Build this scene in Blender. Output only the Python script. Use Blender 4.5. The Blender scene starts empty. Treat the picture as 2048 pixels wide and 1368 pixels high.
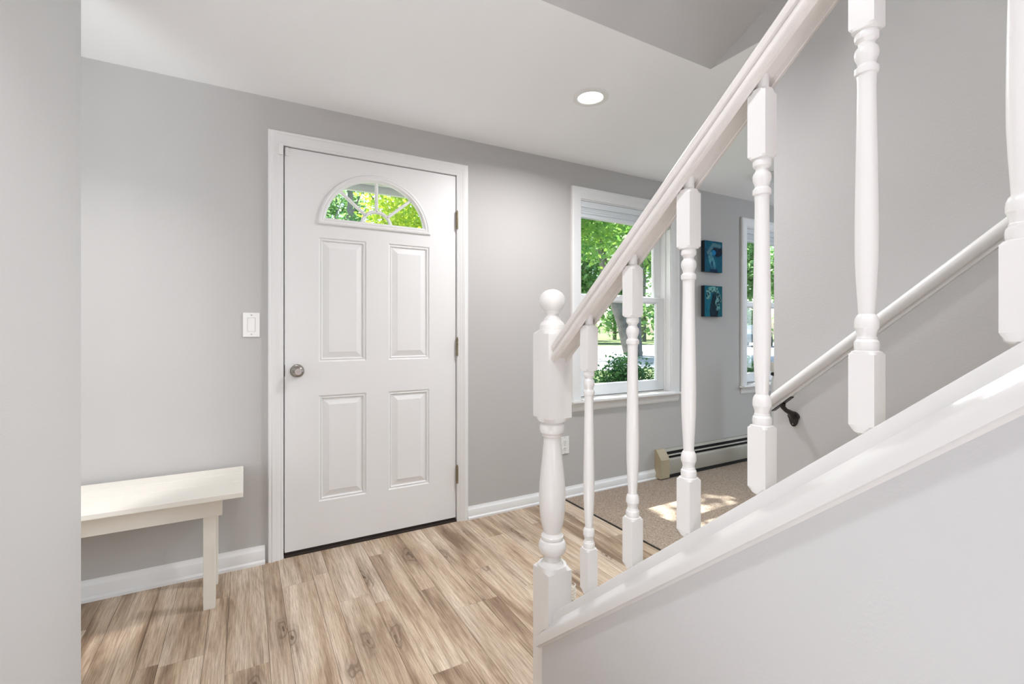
import bpy, bmesh, math, random
import numpy as np
from mathutils import Vector, Matrix

C = bpy.context.scene.collection
SC = bpy.context.scene
PI = math.pi

# ------------------------------------------------------------------ camera, world, lights, exposure
TH = math.radians(29.47); CAM_H = 1.125; FPX = 945.0
cam_d = bpy.data.cameras.new('camera'); cam = bpy.data.objects.new('camera', cam_d); C.objects.link(cam)
cam_d.sensor_width = 36.0; cam_d.sensor_fit = 'HORIZONTAL'
cam_d.lens = 36.0 * FPX / 2048.0
cam_d.shift_y = -24.0 / 2048.0
cam_d.clip_start = 0.02; cam_d.clip_end = 400
cam.location = (0, 0, CAM_H); cam.rotation_euler = (PI / 2, 0, -TH)
SC.camera = cam

w = bpy.data.worlds.new('sky'); SC.world = w; w.use_nodes = True
nt = w.node_tree; bg = nt.nodes['Background']
sky = nt.nodes.new('ShaderNodeTexSky'); sky.sky_type = 'NISHITA'; sky.sun_disc = False
sky.sun_elevation = math.radians(60); sky.sun_rotation = math.radians(-6); sky.air_density = 1.0; sky.dust_density = 2.0
nt.links.new(sky.outputs[0], bg.inputs[0]); bg.inputs[1].default_value = 0.48

sun_d = bpy.data.lights.new('sun', 'SUN'); sun = bpy.data.objects.new('sun', sun_d); C.objects.link(sun)
sun_d.energy = 16.0; sun_d.angle = math.radians(0.55); sun_d.color = (1.0, 0.98, 0.95)
sun.rotation_euler = Vector((-0.12, 1.0, 1.75)).to_track_quat('Z', 'Y').to_euler()

def disc_lamp(name, loc, watts, size=0.13, color=(1, 0.975, 0.945), spread=130):
    d = bpy.data.lights.new(name, 'AREA'); d.shape = 'DISK'; d.size = size; d.energy = watts; d.color = color
    d.spread = math.radians(spread)
    o = bpy.data.objects.new(name, d); C.objects.link(o); o.location = loc
    return o
def fill_panel(name, loc, direction, sx, sy, watts, color):
    d = bpy.data.lights.new(name, 'AREA'); d.shape = 'RECTANGLE'; d.size = sx; d.size_y = sy; d.energy = watts; d.color = color
    o = bpy.data.objects.new(name, d); C.objects.link(o); o.location = loc
    o.rotation_euler = Vector(direction).to_track_quat('-Z', 'Z').to_euler()
    return o
# the recessed cans of the foyer and hall (the one in view has its own builder), the stairwell fixture
disc_lamp('foyer_can_lamp', (-0.78, 1.66, 2.245), 9.5, color=(1.0, 0.94, 0.98))
disc_lamp('near_can_lamp', (0.22, 0.72, 2.245), 5.5, color=(0.98, 1.0, 1.05))
disc_lamp('side_fill_lamp', (-1.5, -0.9, 2.245), 16, color=(0.9, 0.98, 1.1))  # added fill in the side room, no known fixture
disc_lamp('stairwell_lamp', (1.1, -0.5, 4.4), 24, 0.35, color=(1.0, 1.01, 0.98))
disc_lamp('living_fill_lamp', (2.8, 0.8, 2.245), 8, color=(0.8, 1.0, 1.06))  # unseen lamp added to brighten the living room
# added fill lamps aimed up, left of the foyer and in the hall, brightening ceilings
def uplight(name, loc, watts, size=0.35, color=(1, 0.985, 0.965)):
    o = disc_lamp(name, loc, watts, size, color, 180); o.rotation_euler = (PI, 0, 0); return o
uplight('foyer_fill_uplight', (-1.6, 0.4, 0.7), 21, 0.8, color=(0.86, 1.02, 1.1))
uplight('hall_fill_uplight', (-0.1, 0.25, 0.2), 5.6, 0.5, color=(0.97, 1.0, 1.05))
uplight('hall_fill_uplight', (0.15, -2.0, 0.45), 36, 0.9, color=(1.0, 0.97, 1.08))
# added fill lights behind the camera and at both sides, no windows there
fill_panel('rear_fill', (0.15, -3.9, 1.35), (0, 1, 0), 1.15, 1.5, 4, (1.0, 1.0, 1.0))
fill_panel('living_side_fill', (6.1, 0.6, 1.4), (-1, 0, 0), 1.6, 1.3, 42, (0.88, 0.99, 1.14))
fill_panel('left_side_fill', (-2.45, 0.2, 1.35), (1, 0, 0), 1.2, 1.2, 31, (0.94, 1.0, 1.08))

vs = SC.view_settings
vs.view_transform = 'Standard'; vs.look = 'None'; vs.gamma = 1.0; vs.use_curve_mapping = False; vs.exposure = 0.11
SC.cycles.max_bounces = 10; SC.cycles.diffuse_bounces = 6; SC.cycles.transparent_max_bounces = 12
SC.cycles.sample_clamp_indirect = 6.0
SC.cycles.use_denoising = True

# ------------------------------------------------------------------ materials
def srgb(r, g, b):
    f = lambda c: (c / 255) / 12.92 if c / 255 <= 0.04045 else ((c / 255 + 0.055) / 1.055) ** 2.4
    return (f(r), f(g), f(b), 1.0)
def lin(r, g, b): return (r, g, b, 1.0)

def mat(name, color, rough=0.5, metal=0.0, bump=None, spec=0.5, var=None, coat=0.0):
    """principled; bump = (scale, strength, distance); var = (scale, amount) tonal variation"""
    m = bpy.data.materials.new(name); m.use_nodes = True
    n = m.node_tree; p = n.nodes['Principled BSDF']
    p.inputs['Base Color'].default_value = color; p.inputs['Roughness'].default_value = rough
    p.inputs['Metallic'].default_value = metal; p.inputs['Specular IOR Level'].default_value = spec
    p.inputs['Coat Weight'].default_value = coat
    tc = n.nodes.new('ShaderNodeTexCoord')
    if bump:
        ns = n.nodes.new('ShaderNodeTexNoise'); ns.inputs['Scale'].default_value = bump[0]; ns.inputs['Detail'].default_value = 3
        mp = n.nodes.new('ShaderNodeMapping')
        if len(bump) > 3: mp.inputs['Scale'].default_value = bump[3]
        n.links.new(tc.outputs['Object'], mp.inputs[0]); n.links.new(mp.outputs[0], ns.inputs['Vector'])
        b = n.nodes.new('ShaderNodeBump'); b.inputs['Strength'].default_value = bump[1]; b.inputs['Distance'].default_value = bump[2]
        n.links.new(ns.outputs[0], b.inputs['Height']); n.links.new(b.outputs[0], p.inputs['Normal'])
    if var:
        ns = n.nodes.new('ShaderNodeTexNoise'); ns.inputs['Scale'].default_value = var[0]; ns.inputs['Detail'].default_value = 4
        n.links.new(tc.outputs['Object'], ns.inputs['Vector'])
        r = n.nodes.new('ShaderNodeValToRGB')
        a = 1 - var[1]
        r.color_ramp.elements[0].position = 0.3; r.color_ramp.elements[1].position = 0.7
        r.color_ramp.elements[0].color = (color[0] * a, color[1] * a, color[2] * a, 1); r.color_ramp.elements[1].color = color
        n.links.new(ns.outputs[0], r.inputs[0]); n.links.new(r.outputs[0], p.inputs['Base Color'])
    return m

M = {}
M['wall'] = mat('wall_paint', lin(0.505, 0.494, 0.478), 0.75, bump=(260, 0.12, 0.002), spec=0.25)
M['wall2'] = mat('stair_wall_paint', lin(0.62, 0.62, 0.62), 0.55, bump=(180, 0.16, 0.002), spec=0.35)
M['hallwall'] = mat('hall_wall_paint', lin(0.68, 0.68, 0.67), 0.6, bump=(180, 0.16, 0.002), spec=0.3)
M['ceiling'] = mat('ceiling_paint', lin(0.93, 0.94, 0.95), 0.9, bump=(220, 0.08, 0.002), spec=0.1)
M['trim'] = mat('trim_paint', lin(0.80, 0.80, 0.79), 0.35, bump=(30, 0.08, 0.002, (4, 4, 0.3)))
M['door'] = mat('door_paint', lin(0.80, 0.80, 0.79), 0.42, bump=(40, 0.06, 0.002))
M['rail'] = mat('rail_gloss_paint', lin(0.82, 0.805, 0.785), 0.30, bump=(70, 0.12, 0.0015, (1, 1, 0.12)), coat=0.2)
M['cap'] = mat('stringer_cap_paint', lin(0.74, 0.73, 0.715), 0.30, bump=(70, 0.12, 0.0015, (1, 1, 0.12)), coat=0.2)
M['railworn'] = mat('handrail_worn_paint', lin(0.76, 0.725, 0.685), 0.35, bump=(60, 0.2, 0.002), var=(14, 0.08))
M['bench'] = mat('bench_cream_paint', lin(0.79, 0.76, 0.68), 0.4, bump=(30, 0.1, 0.002))
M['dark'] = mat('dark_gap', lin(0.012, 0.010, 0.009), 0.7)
M['darkbrown'] = mat('door_sweep', lin(0.03, 0.022, 0.018), 0.5)
M['nickel'] = mat('satin_nickel', lin(0.36, 0.33, 0.30), 0.26, 1.0)
M['brass'] = mat('aged_brass', lin(0.34, 0.29, 0.20), 0.35, 1.0)
M['iron'] = mat('black_iron', lin(0.018, 0.013, 0.011), 0.32)
M['plastic'] = mat('white_plastic', lin(0.82, 0.82, 0.80), 0.3)
M['heater'] = mat('heater_enamel', lin(0.36, 0.335, 0.275), 0.42, var=(5, 0.10))
M['heatercap'] = mat('heater_end_cap', lin(0.46, 0.39, 0.26), 0.5, var=(9, 0.12))
M['shade'] = mat('window_shade_cloth', lin(0.72, 0.76, 0.78), 0.8)
M['vinyl'] = mat('window_vinyl', lin(0.82, 0.84, 0.85), 0.35)
M['bark'] = mat('bark', lin(0.27, 0.24, 0.205), 0.9, bump=(9, 0.8, 0.03, (1, 1, 0.3)), var=(3, 0.5))
M['barkpale'] = mat('pale_bark', lin(0.30, 0.28, 0.25), 0.9, bump=(9, 0.8, 0.03, (1, 1, 0.3)), var=(2, 0.4))
M['asphalt'] = mat('asphalt', lin(0.36, 0.36, 0.37), 0.9, bump=(60, 0.3, 0.005), var=(2.5, 0.15))
M['lawn'] = mat('lawn_grass', lin(0.19, 0.24, 0.09), 0.95, bump=(80, 0.8, 0.02), var=(1.5, 0.5))
M['soffit'] = mat('porch_soffit', lin(0.62, 0.60, 0.62), 0.6)
M['carpaint'] = mat('dark_car_paint', lin(0.02, 0.035, 0.035), 0.2, coat=0.6)
M['carpale'] = mat('silver_car_paint', lin(0.60, 0.62, 0.64), 0.25, coat=0.6)
M['carglass'] = mat('car_glass', lin(0.05, 0.06, 0.07), 0.05)
M['rubber'] = mat('tyre_rubber', lin(0.015, 0.015, 0.015), 0.8)
M['siding'] = mat('exterior_siding', lin(0.70, 0.72, 0.74), 0.6)

def foliage_mat(name, c1, c2, sat=1.0):
    m = bpy.data.materials.new(name); m.use_nodes = True; n = m.node_tree; p = n.nodes['Principled BSDF']
    tc = n.nodes.new('ShaderNodeTexCoord'); ns = n.nodes.new('ShaderNodeTexNoise'); ns.inputs['Scale'].default_value = 2.2; ns.inputs['Detail'].default_value = 5
    n.links.new(tc.outputs['Object'], ns.inputs['Vector'])
    r = n.nodes.new('ShaderNodeValToRGB'); r.color_ramp.elements[0].position = 0.35; r.color_ramp.elements[1].position = 0.68
    r.color_ramp.elements[0].color = c1; r.color_ramp.elements[1].color = c2
    n.links.new(ns.outputs[0], r.inputs[0]); n.links.new(r.outputs[0], p.inputs['Base Color']); p.inputs['Roughness'].default_value = 0.5
    t = n.nodes.new('ShaderNodeBsdfTranslucent'); n.links.new(r.outputs[0], t.inputs[0])
    mx = n.nodes.new('ShaderNodeMixShader'); mx.inputs[0].default_value = 0.45
    n.links.new(p.outputs[0], mx.inputs[1]); n.links.new(t.outputs[0], mx.inputs[2])
    n.links.new(mx.outputs[0], n.nodes['Material Output'].inputs[0])
    return m
M['leaf'] = foliage_mat('maple_leaves', lin(0.10, 0.30, 0.05), lin(0.42, 0.62, 0.10))
M['leaffar'] = foliage_mat('woodland_leaves', lin(0.16, 0.34, 0.12), lin(0.40, 0.58, 0.20))
M['leafyellow'] = foliage_mat('sunlit_leaves', lin(0.30, 0.50, 0.05), lin(0.80, 0.84, 0.10))
M['boxwood'] = foliage_mat('boxwood_leaves', lin(0.03, 0.12, 0.04), lin(0.14, 0.32, 0.08))

def glass_mat():
    m = bpy.data.materials.new('window_glass'); m.use_nodes = True; n = m.node_tree; n.nodes.remove(n.nodes['Principled BSDF'])
    tr = n.nodes.new('ShaderNodeBsdfTransparent'); tr.inputs[0].default_value = (0.95, 0.975, 0.965, 1)
    gl = n.nodes.new('ShaderNodeBsdfGlossy'); gl.inputs['Roughness'].default_value = 0.0
    lw = n.nodes.new('ShaderNodeLayerWeight'); lw.inputs[0].default_value = 0.5
    pw = n.nodes.new('ShaderNodeMath'); pw.operation = 'POWER'; pw.inputs[1].default_value = 5.0; n.links.new(lw.outputs['Facing'], pw.inputs[0])
    fr = n.nodes.new('ShaderNodeMath'); fr.operation = 'MULTIPLY_ADD'; fr.inputs[1].default_value = 0.9; fr.inputs[2].default_value = 0.025; n.links.new(pw.outputs[0], fr.inputs[0])
    mx = n.nodes.new('ShaderNodeMixShader')
    n.links.new(fr.outputs[0], mx.inputs[0]); n.links.new(tr.outputs[0], mx.inputs[1]); n.links.new(gl.outputs[0], mx.inputs[2])
    n.links.new(mx.outputs[0], n.nodes['Material Output'].inputs[0])
    return m
M['glass'] = glass_mat()

def emit_mat(name, col, s):
    m = bpy.data.materials.new(name); m.use_nodes = True; n = m.node_tree; p = n.nodes['Principled BSDF']
    p.inputs['Base Color'].default_value = (0.8, 0.8, 0.8, 1)
    p.inputs['Emission Color'].default_value = col; p.inputs['Emission Strength'].default_value = s
    return m
M['diffuser'] = emit_mat('lamp_diffuser', (1, 0.98, 0.93, 1), 5.0)

def attr_mat(name, rough=0.45):
    m = bpy.data.materials.new(name); m.use_nodes = True; n = m.node_tree; p = n.nodes['Principled BSDF']
    a = n.nodes.new('ShaderNodeVertexColor'); a.layer_name = 'paint'
    n.links.new(a.outputs[0], p.inputs['Base Color']); p.inputs['Roughness'].default_value = rough; p.inputs['Specular IOR Level'].default_value = 0.15
    return m
M['art'] = attr_mat('painted_canvas', 0.75)

def wood_mat():
    m = bpy.data.materials.new('vinyl_oak_plank'); m.use_nodes = True; n = m.node_tree; L = n.links; N = n.nodes
    p = N['Principled BSDF']
    tc = N.new('ShaderNodeTexCoord'); oi = N.new('ShaderNodeObjectInfo')
    sc = N.new('ShaderNodeMath'); sc.operation = 'MULTIPLY'; sc.inputs[1].default_value = 57.0
    L.new(oi.outputs['Random'], sc.inputs[0])
    ad = N.new('ShaderNodeVectorMath'); ad.operation = 'ADD'
    L.new(tc.outputs['Object'], ad.inputs[0]); L.new(sc.outputs[0], ad.inputs[1])
    def noise(scale, vec, detail, rough=0.55, dist=0.0):
        mp = N.new('ShaderNodeMapping'); mp.inputs['Scale'].default_value = vec; L.new(ad.outputs[0], mp.inputs[0])
        q = N.new('ShaderNodeTexNoise'); q.inputs['Scale'].default_value = scale; q.inputs['Detail'].default_value = detail
        q.inputs['Roughness'].default_value = rough; q.inputs['Distortion'].default_value = dist
        L.new(mp.outputs[0], q.inputs['Vector']); return q
    # cathedral grain: contour bands of a stretched field
    fld = noise(1.0, (10, 0.62, 1), 2, 0.5, 0.15)
    mu = N.new('ShaderNodeMath'); mu.operation = 'MULTIPLY'; mu.inputs[1].default_value = 64.0; L.new(fld.outputs[0], mu.inputs[0])
    sn = N.new('ShaderNodeMath'); sn.operation = 'SINE'; L.new(mu.outputs[0], sn.inputs[0])
    fine = noise(1.0, (330, 9, 1), 5, 0.75)
    tone = noise(1.0, (8.5, 1.0, 1), 4, 0.6, 0.4)
    streak = noise(1.0, (46, 1.1, 1), 4, 0.65)
    # base tone ramp
    r1 = N.new('ShaderNodeValToRGB'); e = r1.color_ramp.elements
    e[0].position = 0.32; e[0].color = srgb(140, 112, 84)
    e[1].position = 0.64; e[1].color = srgb(232, 213, 188)
    x = e.new(0.46); x.color = srgb(200, 174, 144)
    L.new(tone.outputs[0], r1.inputs[0])
    def mix(kind, fac, a, b):
        q = N.new('ShaderNodeMixRGB'); q.blend_type = kind
        if isinstance(fac, float): q.inputs[0].default_value = fac
        else: L.new(fac, q.inputs[0])
        L.new(a, q.inputs[1])
        if isinstance(b, tuple): q.inputs[2].default_value = b
        else: L.new(b, q.inputs[2])
        return q
    def ramp(src, p0, c0, p1, c1):
        r = N.new('ShaderNodeValToRGB'); r.color_ramp.elements[0].position = p0; r.color_ramp.elements[0].color = c0
        r.color_ramp.elements[1].position = p1; r.color_ramp.elements[1].color = c1; L.new(src, r.inputs[0]); return r
    rb = ramp(sn.outputs[0], 0.35, (0, 0, 0, 1), 1.0, (1, 1, 1, 1))
    gm = N.new('ShaderNodeMath'); gm.operation = 'MULTIPLY'; gm.inputs[1].default_value = 0.24; L.new(rb.outputs[0], gm.inputs[0])
    c1 = mix('MIX', gm.outputs[0], r1.outputs[0], srgb(150, 116, 84))
    rf = ramp(fine.outputs[0], 0.38, (0.60, 0.55, 0.50, 1), 0.58, (1, 1, 1, 1))
    c2 = mix('MULTIPLY', 0.95, c1.outputs[0], rf.outputs[0])
    rs = ramp(streak.outputs[0], 0.32, (0.60, 0.55, 0.50, 1), 0.46, (1, 1, 1, 1))
    c3 = mix('MULTIPLY', 0.8, c2.outputs[0], rs.outputs[0])
    # knots
    mp = N.new('ShaderNodeMapping'); mp.inputs['Scale'].default_value = (5.6, 1.9, 1); L.new(ad.outputs[0], mp.inputs[0])
    wob = N.new('ShaderNodeTexNoise'); wob.inputs['Scale'].default_value = 3.0; wob.inputs['Detail'].default_value = 3; L.new(mp.outputs[0], wob.inputs['Vector'])
    wa = mix('ADD', 0.45, mp.outputs[0], wob.outputs[1])
    vo = N.new('ShaderNodeTexVoronoi'); vo.inputs['Scale'].default_value = 1.0; vo.voronoi_dimensions = '2D'; L.new(wa.outputs[0], vo.inputs['Vector'])
    kr = ramp(vo.outputs['Distance'], 0.03, (1, 1, 1, 1), 0.20, (0, 0, 0, 1))
    kw = N.new('ShaderNodeMath'); kw.operation = 'MULTIPLY'; kw.inputs[1].default_value = 80.0; L.new(vo.outputs['Distance'], kw.inputs[0])
    ks = N.new('ShaderNodeMath'); ks.operation = 'SINE'; L.new(kw.outputs[0], ks.inputs[0])
    kr2 = ramp(ks.outputs[0], 0.0, (0.25, 0.25, 0.25, 1), 1.0, (1, 1, 1, 1))
    sel = ramp(vo.outputs['Color'], 0.56, (0, 0, 0, 1), 0.60, (1, 1, 1, 1))
    k1 = mix('MULTIPLY', 1.0, kr.outputs[0], kr2.outputs[0]); k2 = mix('MULTIPLY', 1.0, k1.outputs[0], sel.outputs[0])
    km = N.new('ShaderNodeMath'); km.operation = 'MULTIPLY'; km.inputs[1].default_value = 1.0; L.new(k2.outputs[0], km.inputs[0])
    c4 = mix('MIX', km.outputs[0], c3.outputs[0], srgb(84, 62, 44))
    sm = ramp(vo.outputs['Distance'], 0.10, (1, 1, 1, 1), 0.42, (0, 0, 0, 1))
    s2 = mix('MULTIPLY', 1.0, sm.outputs[0], sel.outputs[0]); s3 = mix('MULTIPLY', 1.0, s2.outputs[0], ramp(streak.outputs[0], 0.42, (1, 1, 1, 1), 0.60, (0.15, 0.15, 0.15, 1)).outputs[0])
    sf = N.new('ShaderNodeMath'); sf.operation = 'MULTIPLY'; sf.inputs[1].default_value = 0.6; L.new(s3.outputs[0], sf.inputs[0])
    c4 = mix('MIX', sf.outputs[0], c4.outputs[0], srgb(118, 90, 64))
    # plank to plank tone
    pv = N.new('ShaderNodeMapRange'); pv.inputs[3].default_value = 0.90; pv.inputs[4].default_value = 1.06; L.new(oi.outputs['Random'], pv.inputs[0])
    hs = N.new('ShaderNodeHueSaturation'); hs.inputs['Saturation'].default_value = 0.86
    L.new(pv.outputs[0], hs.inputs['Value']); L.new(c4.outputs[0], hs.inputs['Color'])
    L.new(hs.outputs[0], p.inputs['Base Color'])
    p.inputs['Roughness'].default_value = 0.5; p.inputs['Specular IOR Level'].default_value = 0.35
    b = N.new('ShaderNodeBump'); b.inputs['Strength'].default_value = 0.25; b.inputs['Distance'].default_value = 0.001
    L.new(fine.outputs[0], b.inputs['Height']); L.new(b.outputs[0], p.inputs['Normal'])
    return m
M['wood'] = wood_mat()

def carpet_mat():
    m = bpy.data.materials.new('carpet_pile'); m.use_nodes = True; n = m.node_tree; L = n.links; p = n.nodes['Principled BSDF']
    tc = n.nodes.new('ShaderNodeTexCoord'); ns = n.nodes.new('ShaderNodeTexNoise'); ns.inputs['Scale'].default_value = 160; ns.inputs['Detail'].default_value = 4
    L.new(tc.outputs['Object'], ns.inputs['Vector'])
    r = n.nodes.new('ShaderNodeValToRGB'); r.color_ramp.elements[0].position = 0.35; r.color_ramp.elements[1].position = 0.65
    r.color_ramp.elements[0].color = srgb(136, 120, 105); r.color_ramp.elements[1].color = srgb(182, 166, 151)
    L.new(ns.outputs[0], r.inputs[0]); L.new(r.outputs[0], p.inputs['Base Color']); p.inputs['Roughness'].default_value = 1.0
    p.inputs['Specular IOR Level'].default_value = 0.05
    b = n.nodes.new('ShaderNodeBump'); b.inputs['Strength'].default_value = 0.7; b.inputs['Distance'].default_value = 0.006
    L.new(ns.outputs[0], b.inputs['Height']); L.new(b.outputs[0], p.inputs['Normal'])
    return m
M['carpet'] = carpet_mat()

# ------------------------------------------------------------------ mesh helpers
class MB:
    def __init__(s): s.v = []; s.f = []
    def add(s, verts, faces):
        o = len(s.v); s.v += [tuple(map(float, p)) for p in verts]; s.f += [tuple(i + o for i in q) for q in faces]; return s
    def box(s, x0, x1, y0, y1, z0, z1):
        return s.add([(x0, y0, z0), (x1, y0, z0), (x1, y1, z0), (x0, y1, z0), (x0, y0, z1), (x1, y0, z1), (x1, y1, z1), (x0, y1, z1)],
                     [(0, 3, 2, 1), (4, 5, 6, 7), (0, 1, 5, 4), (1, 2, 6, 5), (2, 3, 7, 6), (3, 0, 4, 7)])
    def prism(s, prof, a, b):
        """prof: list of 3D point functions? -> list of (point at a, point at b)"""
        n = len(a); v = list(a) + list(b)
        f = [(i, (i + 1) % n, n + (i + 1) % n, n + i) for i in range(n)] + [tuple(range(n - 1, -1, -1)), tuple(range(n, 2 * n))]
        return s.add(v, f)
    def extrude(s, poly, axis, a, b):
        """poly in the two other axes (in xyz order), extruded along axis from a to b"""
        def P(q, t):
            q = list(q); q.insert(axis, t); return tuple(q)
        return s.prism(None, [P(q, a) for q in poly], [P(q, b) for q in poly])
    def rings(s, rings, cap0=True, cap1=True, close=True):
        n = len(rings[0]); o = []; base = 0; v = []; f = []
        for r in rings: v += r
        for k in range(len(rings) - 1):
            for i in range(n if close else n - 1):
                j = (i + 1) % n
                f.append((k * n + i, k * n + j, (k + 1) * n + j, (k + 1) * n + i))
        if cap0: f.append(tuple(range(n - 1, -1, -1)))
        if cap1: f.append(tuple(range((len(rings) - 1) * n, len(rings) * n)))
        return s.add(v, f)
    def turned(s, prof, cx=0, cy=0, seg=32):
        """prof: (z, r) or (z, r, h): circle of radius r clipped to a square of half side h"""
        R = []
        for q in prof:
            z, r = q[0], q[1]; h = q[2] if len(q) > 2 else None
            ring = []
            for i in range(seg):
                a = 2 * PI * i / seg + PI / 4
                rr = r if h is None else min(r, h / max(abs(math.cos(a)), abs(math.sin(a))))
                ring.append((cx + rr * math.cos(a), cy + rr * math.sin(a), z))
            R.append(ring)
        return s.rings(R)
    def lathe(s, prof, c, ax, seg=24):
        """turned about an arbitrary axis: prof (t, r)"""
        ax = Vector(ax).normalized(); u = ax.orthogonal().normalized(); v = ax.cross(u); c = Vector(c)
        return s.rings([[tuple(c + ax * t + (u * math.cos(2 * PI * i / seg) + v * math.sin(2 * PI * i / seg)) * r) for i in range(seg)] for t, r in prof])
    def tube(s, pts, rad, seg=10):
        pts = [Vector(p) for p in pts]; R = []; up = None
        for i, p in enumerate(pts):
            d = (pts[min(i + 1, len(pts) - 1)] - pts[max(i - 1, 0)]).normalized()
            if up is None: u = d.orthogonal().normalized()
            else: u = (up - d * up.dot(d)).normalized()
            up = u; v = d.cross(u); r = rad[i] if isinstance(rad, (list, tuple)) else rad
            R.append([tuple(p + (u * math.cos(2 * PI * k / seg) + v * math.sin(2 * PI * k / seg)) * r) for k in range(seg)])
        return s.rings(R)
    def build(s, name, m, parent=None, smooth=None, bevel=0.0, flip=False):
        me = bpy.data.meshes.new(name); me.from_pydata(s.v, [], s.f); me.update()
        bm = bmesh.new(); bm.from_mesh(me); bmesh.ops.recalc_face_normals(bm, faces=bm.faces)
        if bevel > 0:
            bmesh.ops.bevel(bm, geom=[e for e in bm.edges if len(e.link_faces) == 2 and e.calc_face_angle(0) > 0.5], offset=bevel, segments=2, profile=0.6, affect='EDGES', clamp_overlap=True)
        bm.to_mesh(me); bm.free()
        if smooth is not None:
            me.polygons.foreach_set('use_smooth', [True] * len(me.polygons)); me.set_sharp_from_angle(angle=math.radians(smooth))
        me.materials.append(M[m] if isinstance(m, str) else m)
        o = bpy.data.objects.new(name, me); C.objects.link(o)
        if parent: o.parent = parent
        return o

def rebase(o, loc):
    """move the object's origin to loc, leaving the shape in place"""
    loc = Vector(loc); o.data.transform(Matrix.Translation(-loc)); o.location = loc
    return o
def tag(o, label=None, cat=None, group=None, kind=None):
    if label: o['label'] = label
    if cat: o['category'] = cat
    if group: o['group'] = group
    if kind: o['kind'] = kind
    return o
def thing(name, loc, label=None, cat=None, group=None, kind=None):
    o = bpy.data.objects.new(name, None); C.objects.link(o); o.location = loc; o.empty_display_size = 0.1
    bpy.context.view_layer.update()
    return tag(o, label, cat, group, kind)
def under(o, parent):
    """parent a part whose mesh is in world coordinates"""
    o.parent = parent; o.matrix_parent_inverse = Matrix.Translation(-parent.location if parent.parent is None else -(parent.parent.location + parent.location))
    return o
def part(mb, name, m, parent, **k):
    o = mb.build(name, m, None, **k); o.parent = parent
    off = Vector((0, 0, 0)); p = parent
    while p: off += p.location; p = p.parent
    o.data.transform(Matrix.Translation(-off))
    return o
def copy_tree(o, parent=None, loc=None):
    c = o.copy(); C.objects.link(c)
    if parent: c.parent = parent
    if loc is not None: c.location = loc
    for ch in list(o.children): copy_tree(ch, c)
    return c

def plate_mesh(name, outer, holes, t0, t1, plane):
    """flat plate with holes. outer/holes: 2D polygons; plane 'XZ' (thickness in Y), 'XY' (thickness in Z), 'YZ' (thickness in X)"""
    cu = bpy.data.curves.new(name, 'CURVE'); cu.dimensions = '2D'; cu.fill_mode = 'BOTH'
    for poly in [outer] + holes:
        sp = cu.splines.new('POLY'); sp.points.add(len(poly) - 1); sp.use_cyclic_u = True
        for i, q in enumerate(poly): sp.points[i].co = (q[0], q[1], 0, 1)
    cu.extrude = abs(t1 - t0) / 2
    o = bpy.data.objects.new(name, cu); C.objects.link(o)
    dg = bpy.context.evaluated_depsgraph_get(); me = bpy.data.meshes.new_from_object(o.evaluated_get(dg))
    bpy.data.objects.remove(o); bpy.data.curves.remove(cu)
    c = (t0 + t1) / 2
    for v in me.vertices:
        x, y, z = v.co
        v.co = {'XZ': (x, c + z, y), 'XY': (x, y, c + z), 'YZ': (c + z, x, y)}[plane]
    bm = bmesh.new(); bm.from_mesh(me); bmesh.ops.remove_doubles(bm, verts=bm.verts, dist=1e-5); bmesh.ops.recalc_face_normals(bm, faces=bm.faces); bm.to_mesh(me); bm.free()
    mb = MB(); mb.v = [tuple(v.co) for v in me.vertices]; mb.f = [tuple(p.vertices) for p in me.polygons]
    bpy.data.meshes.remove(me)
    return mb

def miter(path, prof, closed=False):
    """sweep prof [(offset to the left of travel, y)] along a 2D path in XZ, mitred corners"""
    n = len(path); R = []
    for i in range(n):
        p = Vector(path[i])
        dp = (p - Vector(path[i - 1])).normalized() if (i > 0 or closed) else None
        dn = (Vector(path[(i + 1) % n]) - p).normalized() if (i < n - 1 or closed) else None
        if dp is None: dp = dn
        if dn is None: dn = dp
        n1 = Vector((-dp.y, dp.x)); n2 = Vector((-dn.y, dn.x)); mm = (n1 + n2).normalized(); mm /= max(mm.dot(n1), 0.2)
        R.append([(p.x + mm.x * o, y, p.y + mm.y * o) for o, y in prof])
    mb = MB()
    if closed: R.append(R[0]); mb.rings(R, False, False)
    else: mb.rings(R)
    return mb

def structure(mb, name, m, **k):
    o = mb.build(name, m, None, **k); o['kind'] = 'structure'; return o

# ------------------------------------------------------------------ main dimensions
WY = 2.58          # inner face of the front wall
CZ = 2.257         # ceiling
XS = 1.76          # stair wall
XB = 0.8225        # balustrade centre line
SL = 0.848         # stair slope
DX0, DX1, DZ1 = 0.168, 1.080, 2.030   # door slab

def arch(cx, cz, rx, rz, n=40, flat=True):
    return [(cx + rx * math.cos(PI * i / n), cz + rz * math.sin(PI * i / n)) for i in range(n + 1)]

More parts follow.
